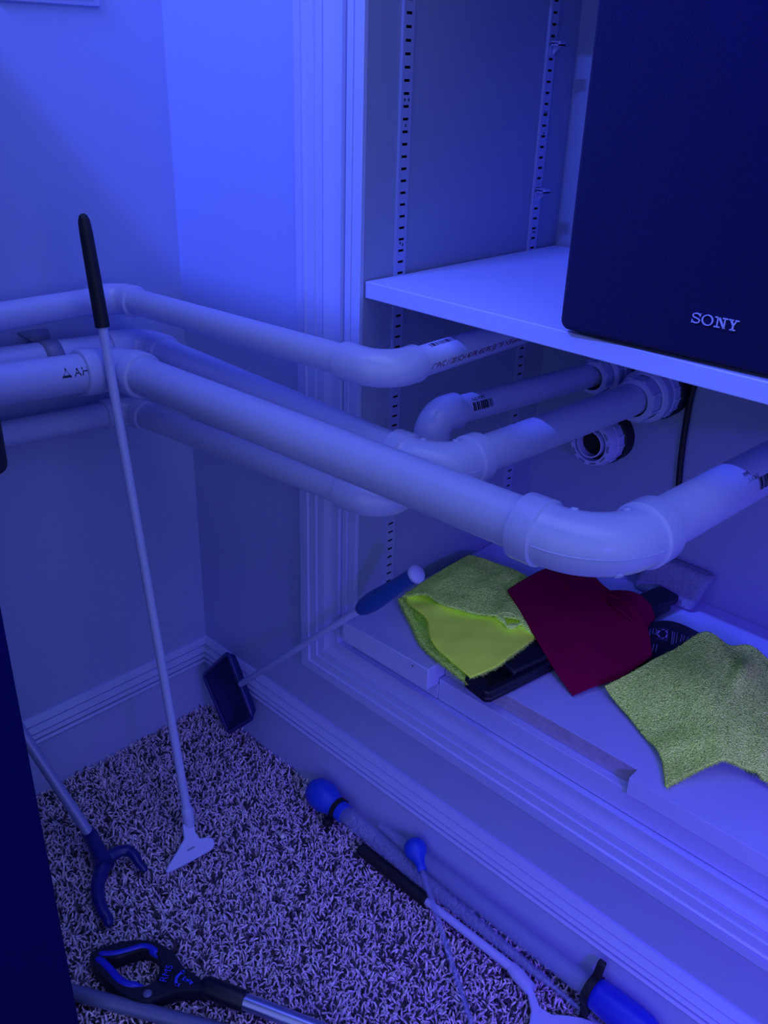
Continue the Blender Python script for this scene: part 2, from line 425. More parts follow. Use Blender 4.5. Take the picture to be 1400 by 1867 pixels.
# nameplate letters
def on_grille(p): return onPlane(p, SP(0, 0, 0), uy)
la, lb = on_grille((1260, 587)), on_grille((1341, 602.5))
e1 = ux; Wl = np.dot(lb-la, ux)*1.055; base = la
Hl = .0088
def letter(outs, rings=()):
    mb = MB()
    for out in outs:
        mb.prism([base+ux*a*Wl+uz*c*Hl-uy*.0002 for a, c in out], -uy*.0014)
    for (ox, oz, rx, rz, tx, tz) in rings:
        n_ = 28; vs = []
        for dpt in (-.0002, -.0016):
            for (ax, az) in ((rx, rz), (rx-tx, rz-tz)):
                for j in range(n_):
                    a = 2*math.pi*j/n_; vs.append(base+ux*(ox+ax*math.cos(a))*Wl+uz*(oz+az*math.sin(a))*Hl+uy*dpt)
        fs = []
        for j in range(n_):
            j2 = (j+1) % n_
            fs += [(j, j2, 2*n_+j2, 2*n_+j), (n_+j, n_+j2, 3*n_+j2, 3*n_+j), (2*n_+j, 2*n_+j2, 3*n_+j2, 3*n_+j), (j, j2, n_+j2, n_+j)]
        mb.add(vs, fs)
    return mb
def rect(a0, c0_, a1, c1): return [(a0, c0_), (a1, c0_), (a1, c1), (a0, c1)]
# S: stroked curve with serifs
def stroke(pts, wx, wz):
    outs = []
    L_, R_ = [], []
    for i, p in enumerate(pts):
        a = pts[max(i-1, 0)]; b = pts[min(i+1, len(pts)-1)]
        d = np.array(b)-np.array(a); d[0] *= Wl; d[1] *= Hl; d /= np.linalg.norm(d)
        nx_, nz_ = -d[1], d[0]
        L_.append((p[0]+nx_*wx, p[1]+nz_*wz)); R_.append((p[0]-nx_*wx, p[1]-nz_*wz))
    return [[L_[i], L_[i+1], R_[i+1], R_[i]] for i in range(len(pts)-1)]
spts = []
for a in range(20, 271, 18): spts.append((.10+.075*math.cos(math.radians(a)), .735+.215*math.sin(math.radians(a))))
for a in range(72, -161, -18): spts.append((.10+.080*math.cos(math.radians(a)), .27+.225*math.sin(math.radians(a))))
nm = []
nm.append(letter(stroke(spts, .012, .05) + [rect(.172, .68, .190, 1.0), rect(.012, .0, .030, .33)]))
nm.append(letter([], [(.345, .5, .125, .52, .032, .085)]))
nm.append(letter([rect(.495, 0, .62, .10), rect(.545, .05, .572, .95), rect(.495, .90, .60, 1.0), [(.555, 1.0), (.60, 1.0), (.735, 0), (.69, 0)], rect(.695, .02, .722, .95), rect(.655, .90, .765, 1.0)]))
nm.append(letter([rect(.785, .90, .885, 1.0), rect(.915, .90, 1.0, 1.0), rect(.83, 0, .945, .10), rect(.870, .05, .905, .48), [(.805, .97), (.855, .97), (.905, .45), (.870, .45)], [(.935, .97), (.965, .97), (.905, .45), (.870, .45)]]))
for l_ in nm: part_label(l_.build('logo_letter', 'chrome_letters', sp, smooth=0), 'silver raised SONY lettering')

# ================================================================== PIPES
def elbow(parent, corner, din, dout, Lin, Lout, rb, rh, cl=.022, seam=False, nubs=False):
    corner = np.asarray(corner, float); din = unit(din); dout = unit(dout)
    b = min(Lin, Lout)*.66
    P = []; R = []
    def put(p, r): P.append(p); R.append(r)
    s0 = corner-din*Lin
    put(s0+din*.0002, rb*.80); put(s0, rh-.0022); put(s0+din*.0012, rh-.0004); put(s0+din*.0025, rh)
    if rh - rb > .0008:
        put(s0+din*cl, rh); put(s0+din*(cl+.0015), rb+.0004)
    put(corner-din*b, rb)
    # quadratic-ish circular arc
    axis = np.cross(din, dout); th = math.acos(max(-1, min(1, np.dot(din, dout)))); rad = b/math.tan(th/2) if th > 1e-3 else 1
    cen = corner-din*b + unit(dout-din*np.dot(dout, din))*rad
    arc = []
    for k in range(1, 14):
        a = th*k/14; v0 = corner-din*b-cen; ax = unit(axis)
        v = v0*math.cos(a)+np.cross(ax, v0)*math.sin(a)+ax*np.dot(ax, v0)*(1-math.cos(a))
        arc.append(cen+v); put(cen+v, rb)
    put(corner+dout*b, rb)
    e0 = corner+dout*Lout
    if rh - rb > .0008:
        put(e0-dout*(cl+.0015), rb+.0004); put(e0-dout*cl, rh)
    put(e0-dout*.0025, rh); put(e0-dout*.0012, rh-.0004); put(e0, rh-.0022); put(e0-dout*.0002, rb*.80)
    o = MB().tube(P, R, n=40, ref=unit(axis)).build('elbow', 'pvc_fitting', parent, smooth=38)
    if seam:
        ax = unit(axis); sp_ = []
        mid = [corner-din*b*1.0]+arc+[corner+dout*b*1.0]
        for i, p in enumerate(mid):
            outw = unit(p-cen) if 0 < i < len(mid)-1 else (unit(mid[0]-cen) if i == 0 else unit(mid[-1]-cen))
            sp_.append(p+outw*(rb+.0001))
        mb = MB().tube(sp_, .0006, n=6)
        mb.build('mould_seam', 'pvc_fitting', o)
    if nubs:
        ax = unit(axis); up = ax if ax[2] > 0 else -ax
        for k in (2, 11):
            p = arc[k]; outw = unit(p-cen)
            d_ = unit(up*.95-outw*.3)
            MB().lathe(p+d_*(rb-.001), d_, [(0, .0035), (.0022, .0034), (.0026, .0028), (.0026, .0001)], n=14).build('moulding_nub', 'pvc_fitting', o)
        p = arc[8]; outw = unit(p-cen); d_ = unit(outw*.72-up*.70)
        MB().lathe(p+d_*(rb-.001), d_, [(0, .0042), (.002, .0040), (.0025, .0030), (.0025, .0001)], n=14).build('moulding_nub', 'pvc_fitting', o)
    return o
def pipe(parent, a, b, r): return MB().tube([a, b], r, n=40).build('pipe_length', 'pvc', parent)

def wrap_text(parent, body, size, A, d, r, u, theta, material, name='printing', flip=1, spacing=1.0, mesh=None, shear=0.0):
    """lettering wrapped on a pipe: u along axis from A, theta from straight up towards +x side"""
    vs, fs = mesh if mesh else text2d(body, size, spacing, shear)
    d = unit(d); up = unit(V(0, 0, 1)-d*d[2]); sd = np.cross(d, up)
    out = []
    for (x, y) in vs:
        th = theta-y*flip/r
        out.append(A+d*(u+x*flip)+(r+.00035)*(up*math.cos(th)+sd*math.sin(th)))
    return MB().add(out, fs).build(name, material, parent, smooth=0, recalc=False)
def barcode(w, h, bars, seed):
    rs = random.Random(seed); vs, fs = [], []; x = 0
    for k in range(bars):
        bw = w/bars*rs.choice((.35, .5, .8)); o = len(vs)
        # strips cut across so that they follow the pipe
        for j in range(4): vs += [(x, h*j/3), (x+bw, h*j/3)]
        for j in range(3): fs.append((o+2*j, o+2*j+1, o+2*j+3, o+2*j+2))
        x += w/bars
    return vs, fs

R1, R125, R15 = .0167, .0211, .0242
# ---- top pipe
a0, c1, c2, e2 = V(.026, -.66, .7235), V(.033, -.118, .7243), V(.481, -.079, .725), V(.481, .376, .724)
e2 = V(*(onZ((817, 643.6), .725))); dd = unit(e2-c2); e2 = c2+dd*(.376-c2[1])/dd[1]
t = thing('pipe_run', c1, 'thin white pipe highest on the wall, turning under the shelf with red print', 'pipe')
pipe(t, a0, c1-unit(c1-a0)*.028, R1); pipe(t, c1+unit(c2-c1)*.026, c2-unit(c2-c1)*.046, R1); pn = pipe(t, c2+dd*.034, e2, R1)
elbow(t, c1, c1-a0, c2-c1, .040, .036, R1+.0030, R1+.0036, cl=.018)
elbow(t, c2, c2-c1, dd, .060, .046, R1+.0034, R1+.0037)
wrap_text(t, '1" PVC 1120 SCH 40 PR 450 PSI @ 73F  NSF-pw-G    UP Code', .0092, c2, dd, R1, .052, math.radians(108), 'print_red', 'red_printing', spacing=.86, shear=.2)
wrap_text(t, '', 1, c2, dd, R1, .064, math.radians(22), 'print_black', 'barcode', mesh=barcode(.043, .006, 13, 1))
# ---- strapped middle pipe
a0, c1, c2 = V(.0285, -.66, .690), V(.034, -.088, .655), V(.5436, -.063, .630)
a0 = c1 + (V(.03, -.2847, .6664)-c1)*2.9
e2 = V(.556, .300, .627); dd = unit(e2-c2)
t = thing('pipe_run', c1, 'white pipe behind the front pipe, held by the grey strap, ending in the large union', 'pipe')
pipe(t, a0, c1-unit(c1-a0)*.042, R125); pipe(t, c1+unit(c2-c1)*.036, c2-unit(c2-c1)*.046, R125); pipe(t, c2+dd*.050, e2+dd*.05, R125)
elbow(t, c1, c1-a0, c2-c1, .056, .048, R125+.0034, R125+.0042, cl=.02)
elbow(t, c2, c2-c1, dd, .062, .066, R125+.0036, R125+.0062, cl=.019, seam=True, nubs=True)
def bulkhead(parent, at, r, open_end=False, y0=.300):
    """union hub, flange, ribbed nut and black gasket on the niche back wall"""
    ax = V(0, 1, 0); at = np.asarray(at, float)
    rg, rn, rf, rh = r*1.84, r*1.70, r*1.68, r*1.34
    MB().lathe(V(at[0], YB, at[2]), -ax, [(0.0002, r*.8), (0.0002, rg), (.021, rg), (.023, rg-.002), (.023, r*.8)], n=40).build('gasket', 'black_rubber', parent)
    nut = MB(); prof = [(.023, r*.9), (.023, rn), (.037, rn), (.039, rn-.0015), (.039, r*.9)]
    nut.lathe(V(at[0], YB, at[2]), -ax, prof, n=40); nu = nut.build('lock_nut', 'pvc_fitting', parent)
    rib = MB()
    for k in range(16):
        a = 2*math.pi*k/16; u = V(math.cos(a), 0, math.sin(a)); w = V(-math.sin(a), 0, math.cos(a))
        rib.obox(V(at[0], YB-.0375, at[2])+u*(rn-.001)-w*.0016, w*.0032, u*.0022, V(0, .014, 0))
    rib.build('nut_ribs', 'pvc_fitting', nu)
    if not open_end:
        d_ = YB-y0
        MB().lathe(V(at[0], YB, at[2]), -ax, [(.039, r*.9), (.039, rf-.001), (.041, rf), (.054, rf), (.058, rf-.003), (.059, rh+.001)], n=40).build('flange', 'pvc_fitting', parent)
        hub = MB().lathe(V(at[0], YB, at[2]), -ax, [(.055, rh), (d_-.002, rh), (d_, rh-.0015), (d_, r*1.0)], n=40).build('union_hub', 'pvc_fitting', parent)
        rb_ = MB()
        for k in range(8):
            a = 2*math.pi*(k+.5)/8; u = V(math.cos(a), 0, math.sin(a)); w = V(-math.sin(a), 0, math.cos(a))
            rb_.obox(V(at[0], y0+.003, at[2])+u*(rh-.001)-w*.0028, w*.0056, u*.0026, V(0, .022, 0))
        rb_.build('hub_lugs', 'pvc_fitting', hub)
    else:
        MB().lathe(V(at[0], YB, at[2]), -ax, [(.039, rf), (.052, rf-.001), (.056, rf-.003), (.056, r*1.22), (.044, r*1.20), (.044, r*.98), (.0575, r*.98), (.0575, r*.88), (.026, r*.86)], n=40).build('threaded_body', 'pvc_fitting', parent)
        MB().lathe(V(at[0], YB, at[2]), -ax, [(.0460, .0001), (.0460, r*.87), (.0430, r*.87), (.0430, .0001)], n=32).build('bore', 'slot_dark', parent)
        MB().lathe(V(at[0], YB, at[2]), -ax, [(.0442, r*.98), (.0442, r*1.21), (.046, r*1.21), (.046, r*.98)], n=40, closed=True).build('bore_ring', 'black_rubber', parent)
        mk = MB()
        for k in range(10):
            a = 2*math.pi*k/10; u = V(math.cos(a), 0, math.sin(a)); w = V(-math.sin(a), 0, math.cos(a))
            mk.obox(V(at[0], YB-.0566, at[2])+u*(r*1.33)-w*.0050, w*.010, u*.0028, V(0, .002, 0))
        mk.build('face_marks', 'grey_strap', parent)
bulkhead(t, e2+dd*(YB-e2[1])/dd[1], R125, y0=.300)
# ---- grey strap
sy = -.222
sa = c1+(a0-c1)*((sy-c1[1])/(a0[1]-c1[1]))
t = thing('pipe_strap', sa, 'bent grey strap over the strapped pipe beside the left wall', 'strap')
mb = MB(); outl = []
rs = R125+.0008
for a in np.linspace(-35, 110, 16):
    th = math.radians(a); outl.append((sa[0]+rs*math.sin(th), sa[2]+rs*math.cos(th)))
G = [[V(x, sy-.011, z), V(x, sy+.011, z)] for x, z in outl]
mb.grid(G); mb.build('band', 'grey_strap', t, solid=.0022)
x_, z_ = outl[0]
MB().add([V(x_, sy-.011, z_), V(x_, sy+.011, z_), V(.004, sy+.016, z_+.010), V(.004, sy-.024, z_+.012)], [(0, 1, 2, 3)]).build('wall_tab', 'grey_strap', t, solid=.0022)
x_, z_ = outl[-1]
MB().box((x_-.001, sy-.011, z_-.004), (x_+.005, sy+.011, z_+.001)).build('tab', 'grey_strap', t)
# ---- front pipe
c1, c2 = V(.0846, -.155, .650), V(.783, -.133, .655)
a0 = c1+(V(.085, -.3112, .661)-c1)*3.2
e2 = V(.7985, .376, .648); dd = unit(e2-c2)
t = thing('pipe_run', c1, 'thickest white pipe at the front with the big elbow over the red cloth', 'pipe')
pipe(t, a0, c1-unit(c1-a0)*.044, R15); pipe(t, c1+unit(c2-c1)*.040, c2-unit(c2-c1)*.062, R15); pipe(t, c2+dd*.062, e2, R15)
elbow(t, c1, c1-a0, c2-c1, .058, .052, R15+.0036, R15+.0048, cl=.022, seam=True)
elbow(t, c2, c2-c1, dd, .080, .080, R15+.0032, R15+.0062, cl=.024, seam=True, nubs=True)
bulkhead(t, V(.7985, YB, .648), R15, y0=.300)
wrap_text(t, '', 1, c2, dd, R15, .226, math.radians(84), 'print_black', 'barcode', mesh=barcode(.026, .012, 12, 3))
wrap_text(t, 'PIPE\n. 1-1/2x2 .', .0062, c2, dd, R15, .206, math.radians(40), 'print_black', 'black_printing')
dl = unit(c1-a0); ul = .0
lm = ([(0, 0), (.013, 0), (.0065, .0125), (.0031, .0026), (.0099, .0026), (.0065, .0090)], [(0, 1, 4, 3), (1, 2, 5, 4), (2, 0, 3, 5)])
wrap_text(t, '', 1, c1, dl, R15, -.092, math.radians(80), 'print_black', 'triangle_print', mesh=lm)
wrap_text(t, 'AH', .0145, c1, dl, R15, -.076, math.radians(80), 'print_black', 'black_printing')
# ---- low pipe that climbs behind
c1, c2, c3, c4 = V(.034, -.120, .570), V(.466, -.068, .566), V(.462, .026, .566), V(.4548, .026, .643)
a0 = c1+(V(.03, -.2992, .5783)-c1)*2.9
c3 = V(.4585, .026, .566)
e4 = V(.4835, .300, .6405); dd = unit(e4-c4); d2 = unit(c3-c2); d3 = unit(c4-c3)
t = thing('pipe_run', c1, 'lowest white pipe that turns into the niche and climbs behind the others', 'pipe')
pipe(t, a0, c1-unit(c1-a0)*.028, R1); pipe(t, c1+unit(c2-c1)*.026, c2-unit(c2-c1)*.042, R1); pipe(t, c2+d2*.030, c3-d2*.027, R1); pipe(t, c3+d3*.028, c4-d3*.030, R1); pipe(t, c4+dd*.030, e4+dd*.05, R1)
elbow(t, c1, c1-a0, c2-c1, .040, .036, R1+.0030, R1+.0038, cl=.018)
elbow(t, c2, c2-c1, d2, .056, .040, R1+.0034, R1+.0038)
elbow(t, c3, d2, d3, .036, .036, R1+.0034, R1+.0038)
elbow(t, c4, d3, dd, .038, .040, R1+.0046, R1+.0050)
bulkhead(t, e4+dd*(YB-e4[1])/dd[1], R1, y0=.303)
wrap_text(t, '', 1, c4, dd, R1, .052, math.radians(85), 'print_black', 'barcode', mesh=barcode(.034, .010, 11, 5))
wrap_text(t, '. 1x2 PIPE .  -', .0062, c4, dd, R1, .050, math.radians(44), 'print_black', 'black_printing')
# ---- open bulkhead
t = thing('bulkhead_fitting', (.491, YB, .539), 'open white bulkhead fitting with black gasket on the niche back wall', 'pipe fitting')
bulkhead(t, V(.491, YB, .539), .0205, open_end=True)

# ---- cord on back wall
pts = [onY(p, YB-.006) for p in ((1285, 660), (1268, 695), (1258, 730), (1250, 775), (1243, 825), (1238, 875), (1236, 930))]
pts += [V(pts[-1][0]+.004, YB-.008, .43), V(pts[-1][0]+.01, YB-.012, .36), V(pts[-1][0]+.03, YB-.02, .3445)]
from mathutils.geometry import interpolate_bezier
def smooth_path(P, k=6):
    P = [np.asarray(p, float) for p in P]; out = []
    for i in range(len(P)-1):
        p0 = P[max(i-1, 0)]; p1 = P[i]; p2 = P[i+1]; p3 = P[min(i+2, len(P)-1)]
        for j in range(k):
            u = j/k; out.append(.5*((2*p1)+(-p0+p2)*u+(2*p0-5*p1+4*p2-p3)*u*u+(-p0+3*p1-3*p2+p3)*u**3))
    out.append(P[-1]); return out
tag(MB().tube(smooth_path(pts), .0042, n=12).build('power_cord', 'black_rubber'), 'black cord hanging down the niche back wall', 'cord')

# ================================================================== PLATFORM BOARDS
ZT = .3400
out = [(.5140, .011), (.785, .011), (.785, -.0065), (XR-.002, -.0065), (XR-.002, YB-.001), (.5140, YB-.001)]
b = MB().prism([V(x, y, .3170) for x, y in out], (0, 0, ZT-.3170)).build('platform_board', 'board_paint', bevel=.0006)
tag(b, 'notched white platform board under the cloths with a raw plywood edge', 'board')
ply = MB()
for k in range(5):
    z0 = .3176+k*.0043; ply.box((.5148, .0104-.0004*(k % 2), z0), (.7846, .0112, z0+.0040))
part_label(ply.build('raw_edge', 'cut_plywood', b, smooth=0), 'brown layered plywood edge')
b = MB().prism([V(XS+.0012, -.0235, ZN), V(.5130, -.0215, ZN), V(.5130, YB-.001, ZN), V(XS+.0012, YB-.001, ZN)], (0, 0, ZT-ZN)).build('platform_board', 'board_paint', bevel=.0012)
tag(b, 'short white board at the left end of the platform, jutting over the casing', 'board')
for (p_) in ((653, 1162), (752, 1214)):
    q = onY(p_, -.0225); MB().lathe(V(q[0], -.0226, q[2]), V(0, -1, 0), [(0, .0011), (.0003, .0010), (.0004, .0001)], n=8).build('nail_hole', 'slot_dark', b)

# ================================================================== SCRUBBER (black handle + grey pad) on the platform
t = thing('pad_scrubber', (.61, .15, ZT), 'black handled scrubber with grey foam pad lying under the cloths', 'scrubber')
h0, h1 = V(.5840, -.020, ZT), V(.640, .318, ZT+.004)
dh = unit(h1-h0); sh = unit(np.cross(dh, V(0, 0, 1)))
hw = .0225
def HB(a, s, z): return h0+dh*a+sh*s+V(0, 0, z)
L_h = np.linalg.norm(h1-h0)
MB().prism([HB(0, -hw*.8, .0012), HB(.006, -hw, .0012), HB(L_h, -hw*.75, .0012), HB(L_h, hw*.75, .0012), HB(.006, hw, .0012), HB(0, hw*.8, .0012)], (0, 0, .0075)).build('handle', 'black_plastic', t, bevel=.002)
MB().prism([HB(0, -hw*.8, .008), HB(.018, -hw, .008), HB(.018, hw*.1, .008), HB(.006, hw, .008), HB(0, hw*.8, .008)], (0, 0, .009)).build('end_lip', 'black_plastic', t, bevel=.002)
MB().prism([HB(.006, hw-.010, .008), HB(.006, hw, .008), HB(L_h, hw*.75, .008), HB(L_h, hw*.75-.008, .008)], (0, 0, .009)).build('side_rail', 'black_plastic', t, bevel=.002)
MB().prism([HB(.05, -hw, .008), HB(.05, hw-.009, .008), HB(L_h+.015, hw*.75, .008), HB(L_h+.015, -hw*.75, .008)], (0, 0, .014)).build('handle_block', 'black_plastic', t, bevel=.003)
pa = V(.5850, .3360, ZT+.001); ex = unit(V(.674, .3360, ZT)-V(.585, .3360, ZT))*.094
ez = V(.006, .0335, .050); ey = unit(np.cross(ez, ex))*.024
if ey[1] > 0: ey = -ey
mb = MB().obox(pa+V(0, 0, .001), ex, ey*-1, ez)
MB().obox(V(.583, .3335, ZT+.003), V(.093, 0, 0), V(0, .026, -.0015), V(.012, .0165, .052)).build('foam_pad', 'foam_grey', t, bevel=.007, seg=3, smooth=60)

# ================================================================== CLOTHS
def resample(P, n):
    P = np.array([np.asarray(p, float) for p in P]); d = np.r_[0, np.cumsum(np.linalg.norm(np.diff(P, axis=0), axis=1))]; u = np.linspace(0, d[-1], n)
    return np.stack([np.interp(u, d, P[:, i]) for i in range(3)], 1)
def coons(top, right, bottom, left, nu, nv):
    """top: left->right, bottom: left->right, left: top->bottom, right: top->bottom"""
    T, B = resample(smooth_path(top), nu), resample(smooth_path(bottom), nu); L, R = resample(smooth_path(left), nv), resample(smooth_path(right), nv)
    u = np.linspace(0, 1, nu)[None, :, None]; v = np.linspace(0, 1, nv)[:, None, None]
    S = (1-v)*T[None]+v*B[None]+(1-u)*L[:, None]+u*R[:, None]-((1-u)*(1-v)*T[0]+u*(1-v)*T[-1]+(1-u)*v*B[0]+u*v*B[-1])
    return S
def bumps(S, items):
    """raise the cloth by gaussian folds: (x, y, sx, sy, angle, height)"""
    for (x, y, sx, sy, an, h) in items:
        dx = S[..., 0]-x; dy = S[..., 1]-y; ca, sa_ = math.cos(an), math.sin(an)
        S[..., 2] += h*np.exp(-.5*((dx*ca+dy*sa_)/sx)**2-.5*((-dx*sa_+dy*ca)/sy)**2)
    return S
def grid_normals(S):
    du = np.gradient(S, axis=1); dv = np.gradient(S, axis=0); n_ = np.cross(du, dv); n_ /= np.linalg.norm(n_, axis=2)[..., None]+1e-12
    if n_[..., 2].mean() < 0: n_ = -n_
    return n_
def tufts(name, mat_, parent, P, D, Lh, r):
    """short threads: one three-sided spike for each root point"""
    N = len(P); D = D/np.linalg.norm(D, axis=1)[:, None]
    a = np.cross(D, RNG.normal(size=(N, 3))); a /= np.linalg.norm(a, axis=1)[:, None]; b_ = np.cross(D, a)
    vs = np.empty((N, 4, 3))
    for j in range(3):
        an = 2*np.pi*j/3; vs[:, j] = P+r*(math.cos(an)*a+math.sin(an)*b_)
    vs[:, 3] = P+D*Lh[:, None]
    base = (np.arange(N)*4)[:, None]
    fs = np.concatenate([base+np.array(q)[None] for q in ((0, 1, 3), (1, 2, 3), (2, 0, 3))])
    me = bpy.data.meshes.new(name); me.vertices.add(N*4); me.vertices.foreach_set('co', vs.ravel())
    me.loops.add(len(fs)*3); me.loops.foreach_set('vertex_index', fs.ravel().astype(np.int32)); me.polygons.add(len(fs)); me.polygons.foreach_set('loop_start', (np.arange(len(fs))*3).astype(np.int32)); me.update(calc_edges=True)
    me.materials.append(MATS[mat_]); o = bpy.data.objects.new(name, me); COL.objects.link(o); o['kind'] = 'stuff'
    o.parent = parent; o.matrix_parent_inverse = parent.matrix_world.inverted(); return o
def pile(parent, S, n_, mat_, length=.0030, both=False):
    nn = grid_normals(S); a, b_ = S.shape[:2]
    i = RNG.uniform(0, a-1.001, n_); j = RNG.uniform(0, b_-1.001, n_); i0 = i.astype(int); j0 = j.astype(int); fi = (i-i0)[:, None]; fj = (j-j0)[:, None]
    P = S[i0, j0]*(1-fi)*(1-fj)+S[i0+1, j0]*fi*(1-fj)+S[i0, j0+1]*(1-fi)*fj+S[i0+1, j0+1]*fi*fj
    D = nn[i0, j0]+RNG.normal(0, .55, (n_, 3))
    if both: P = P + 0
    return tufts('terry_pile', mat_, parent, P+nn[i0, j0]*.0004, D, RNG.uniform(.5, 1.2, n_)*length, .00075)
def fringe(parent, edge, centre, mat_, n_, length=.006, r=.0004):
    E_ = resample(edge, n_); T_ = np.gradient(E_, axis=0); T_ /= np.linalg.norm(T_, axis=1)[:, None]+1e-12
    o_ = E_-np.asarray(centre); o_[:, 2] = 0; o_ -= T_*np.sum(o_*T_, axis=1)[:, None]; o_ /= np.linalg.norm(o_, axis=1)[:, None]+1e-12
    D = o_+RNG.normal(0, .5, (n_, 3)); D[:, 2] *= .6
    return tufts('fringe', mat_, parent, E_, D, RNG.uniform(.3, 1.1, n_)*length, r)
def wob(S, amp, fr, seed):
    rs = np.random.default_rng(seed)
    for _ in range(6):
        kx, ky = rs.normal(0, fr, 2); ph = rs.uniform(0, 6.28); S[..., 2] += amp/3*np.sin(kx*S[..., 0]+ky*S[..., 1]+ph)
    return S
Pz = lambda x, y, z: onZ((x, y), z)

# ---- folded yellow cloth (left)
ty = thing('cleaning_cloth', Pz(850, 1130, ZT), 'folded yellow microfibre cloth on the left end of the platform', 'cloth', 'yellow cloths')
S = coons([Pz(728, 1092, .352), Pz(790, 1050, .350), Pz(858, 1014, .347)], [Pz(858, 1014, .347), Pz(905, 1090, .347), Pz(960, 1170, .352)],
          [Pz(853, 1246, .3495), Pz(900, 1215, .353), Pz(960, 1170, .352)], [Pz(728, 1092, .352), Pz(752, 1140, .344), Pz(775, 1182, .344), Pz(853, 1246, .3495)], 70, 70)
S[..., 2] = np.maximum(S[..., 2], ZT+.004)
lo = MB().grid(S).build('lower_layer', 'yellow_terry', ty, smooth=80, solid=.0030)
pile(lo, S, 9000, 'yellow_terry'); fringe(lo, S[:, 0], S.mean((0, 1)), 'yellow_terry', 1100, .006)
fringe(lo, S[-1, :20], S.mean((0, 1)), 'yellow_terry', 220, .006)
S = coons([Pz(740, 1082, .366), Pz(800, 1060, .366), Pz(880, 1040, .362), Pz(950, 1060, .362)], [Pz(950, 1060, .362), Pz(965, 1110, .364), Pz(976, 1163, .362)],
          [Pz(858, 1236, .357), Pz(905, 1216, .363), Pz(936, 1192, .365), Pz(976, 1163, .362)], [Pz(740, 1082, .366), Pz(748, 1105, .362), Pz(778, 1128, .366), Pz(790, 1172, .362), Pz(858, 1236, .357)], 80, 80)
S = bumps(S, [(*(Pz(800, 1115, .36)[:2]), .020, .012, .9, .004), (*(Pz(840, 1110, .36)[:2]), .012, .03, .9, -.002)])
S = wob(S, .0008, 60, 3)
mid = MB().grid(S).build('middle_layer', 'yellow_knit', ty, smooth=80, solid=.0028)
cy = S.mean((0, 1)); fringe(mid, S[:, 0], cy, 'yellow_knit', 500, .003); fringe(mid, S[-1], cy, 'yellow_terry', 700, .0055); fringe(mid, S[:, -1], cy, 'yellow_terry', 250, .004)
S = coons([Pz(735, 1088, .367), Pz(790, 1050, .372), Pz(856, 1012, .366)], [Pz(856, 1012, .366), Pz(910, 1030, .366), Pz(968, 1056, .366)],
          [Pz(905, 1124, .3735), Pz(940, 1090, .370), Pz(968, 1056, .366)], [Pz(735, 1088, .367), Pz(775, 1085, .374), Pz(805, 1101, .376), Pz(835, 1112, .375), Pz(905, 1124, .3735)], 80, 80)
S = wob(S, .0012, 70, 5)
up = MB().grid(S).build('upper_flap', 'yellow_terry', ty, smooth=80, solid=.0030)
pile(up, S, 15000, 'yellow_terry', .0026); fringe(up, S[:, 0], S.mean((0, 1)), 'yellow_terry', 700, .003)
# front roll joining flap and middle layer at the left corner, and the curled corner at the right
G = []
e_l = resample([Pz(742, 1083, .370), Pz(775, 1088, .372), Pz(815, 1108, .372)], 14)
P_ = smooth_path([Pz(905, 1122, .3715), Pz(918, 1133, .373), Pz(926, 1143, .372), Pz(938, 1141, .371), Pz(950, 1137, .369), Pz(962, 1146, .367), Pz(975, 1162, .364)])
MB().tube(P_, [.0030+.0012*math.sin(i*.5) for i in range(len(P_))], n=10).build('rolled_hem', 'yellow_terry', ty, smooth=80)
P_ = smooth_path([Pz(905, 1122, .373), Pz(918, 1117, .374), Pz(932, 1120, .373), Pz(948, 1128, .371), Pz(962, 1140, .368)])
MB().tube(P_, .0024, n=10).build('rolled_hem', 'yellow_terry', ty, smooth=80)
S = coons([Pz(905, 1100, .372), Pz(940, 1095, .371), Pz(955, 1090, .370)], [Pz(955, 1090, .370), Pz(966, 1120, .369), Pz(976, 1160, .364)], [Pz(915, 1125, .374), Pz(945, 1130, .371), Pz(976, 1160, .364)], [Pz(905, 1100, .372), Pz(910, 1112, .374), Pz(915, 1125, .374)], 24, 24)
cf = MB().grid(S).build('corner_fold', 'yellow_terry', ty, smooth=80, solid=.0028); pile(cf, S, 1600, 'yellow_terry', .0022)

# ---- red cloth
tr = thing('cleaning_cloth', Pz(1060, 1160, ZT), 'dark red knitted cloth spread between the two yellow cloths', 'cloth')
S = coons([Pz(925, 1075, .377), Pz(985, 1042, .374), Pz(1045, 1022, .372), Pz(1090, 1060, .374), Pz(1112, 1088, .378)],
          [Pz(1112, 1088, .378), Pz(1150, 1110, .381), Pz(1177, 1146, .372), Pz(1187, 1196, .362)],
          [Pz(1043, 1267, .3445), Pz(1090, 1248, .348), Pz(1135, 1232, .353), Pz(1187, 1196, .362)],
          [Pz(925, 1075, .377), Pz(950, 1118, .372), Pz(977, 1165, .368), Pz(1010, 1220, .356), Pz(1043, 1267, .3445)], 90, 90)
S = wob(S, .0012, 45, 8)
S = bumps(S, [(*(Pz(1080, 1130, .365)[:2]), .05, .05, 0, .004)])
rc = MB().grid(S).build('main_spread', 'red_knit', tr, smooth=80, solid=.0022)
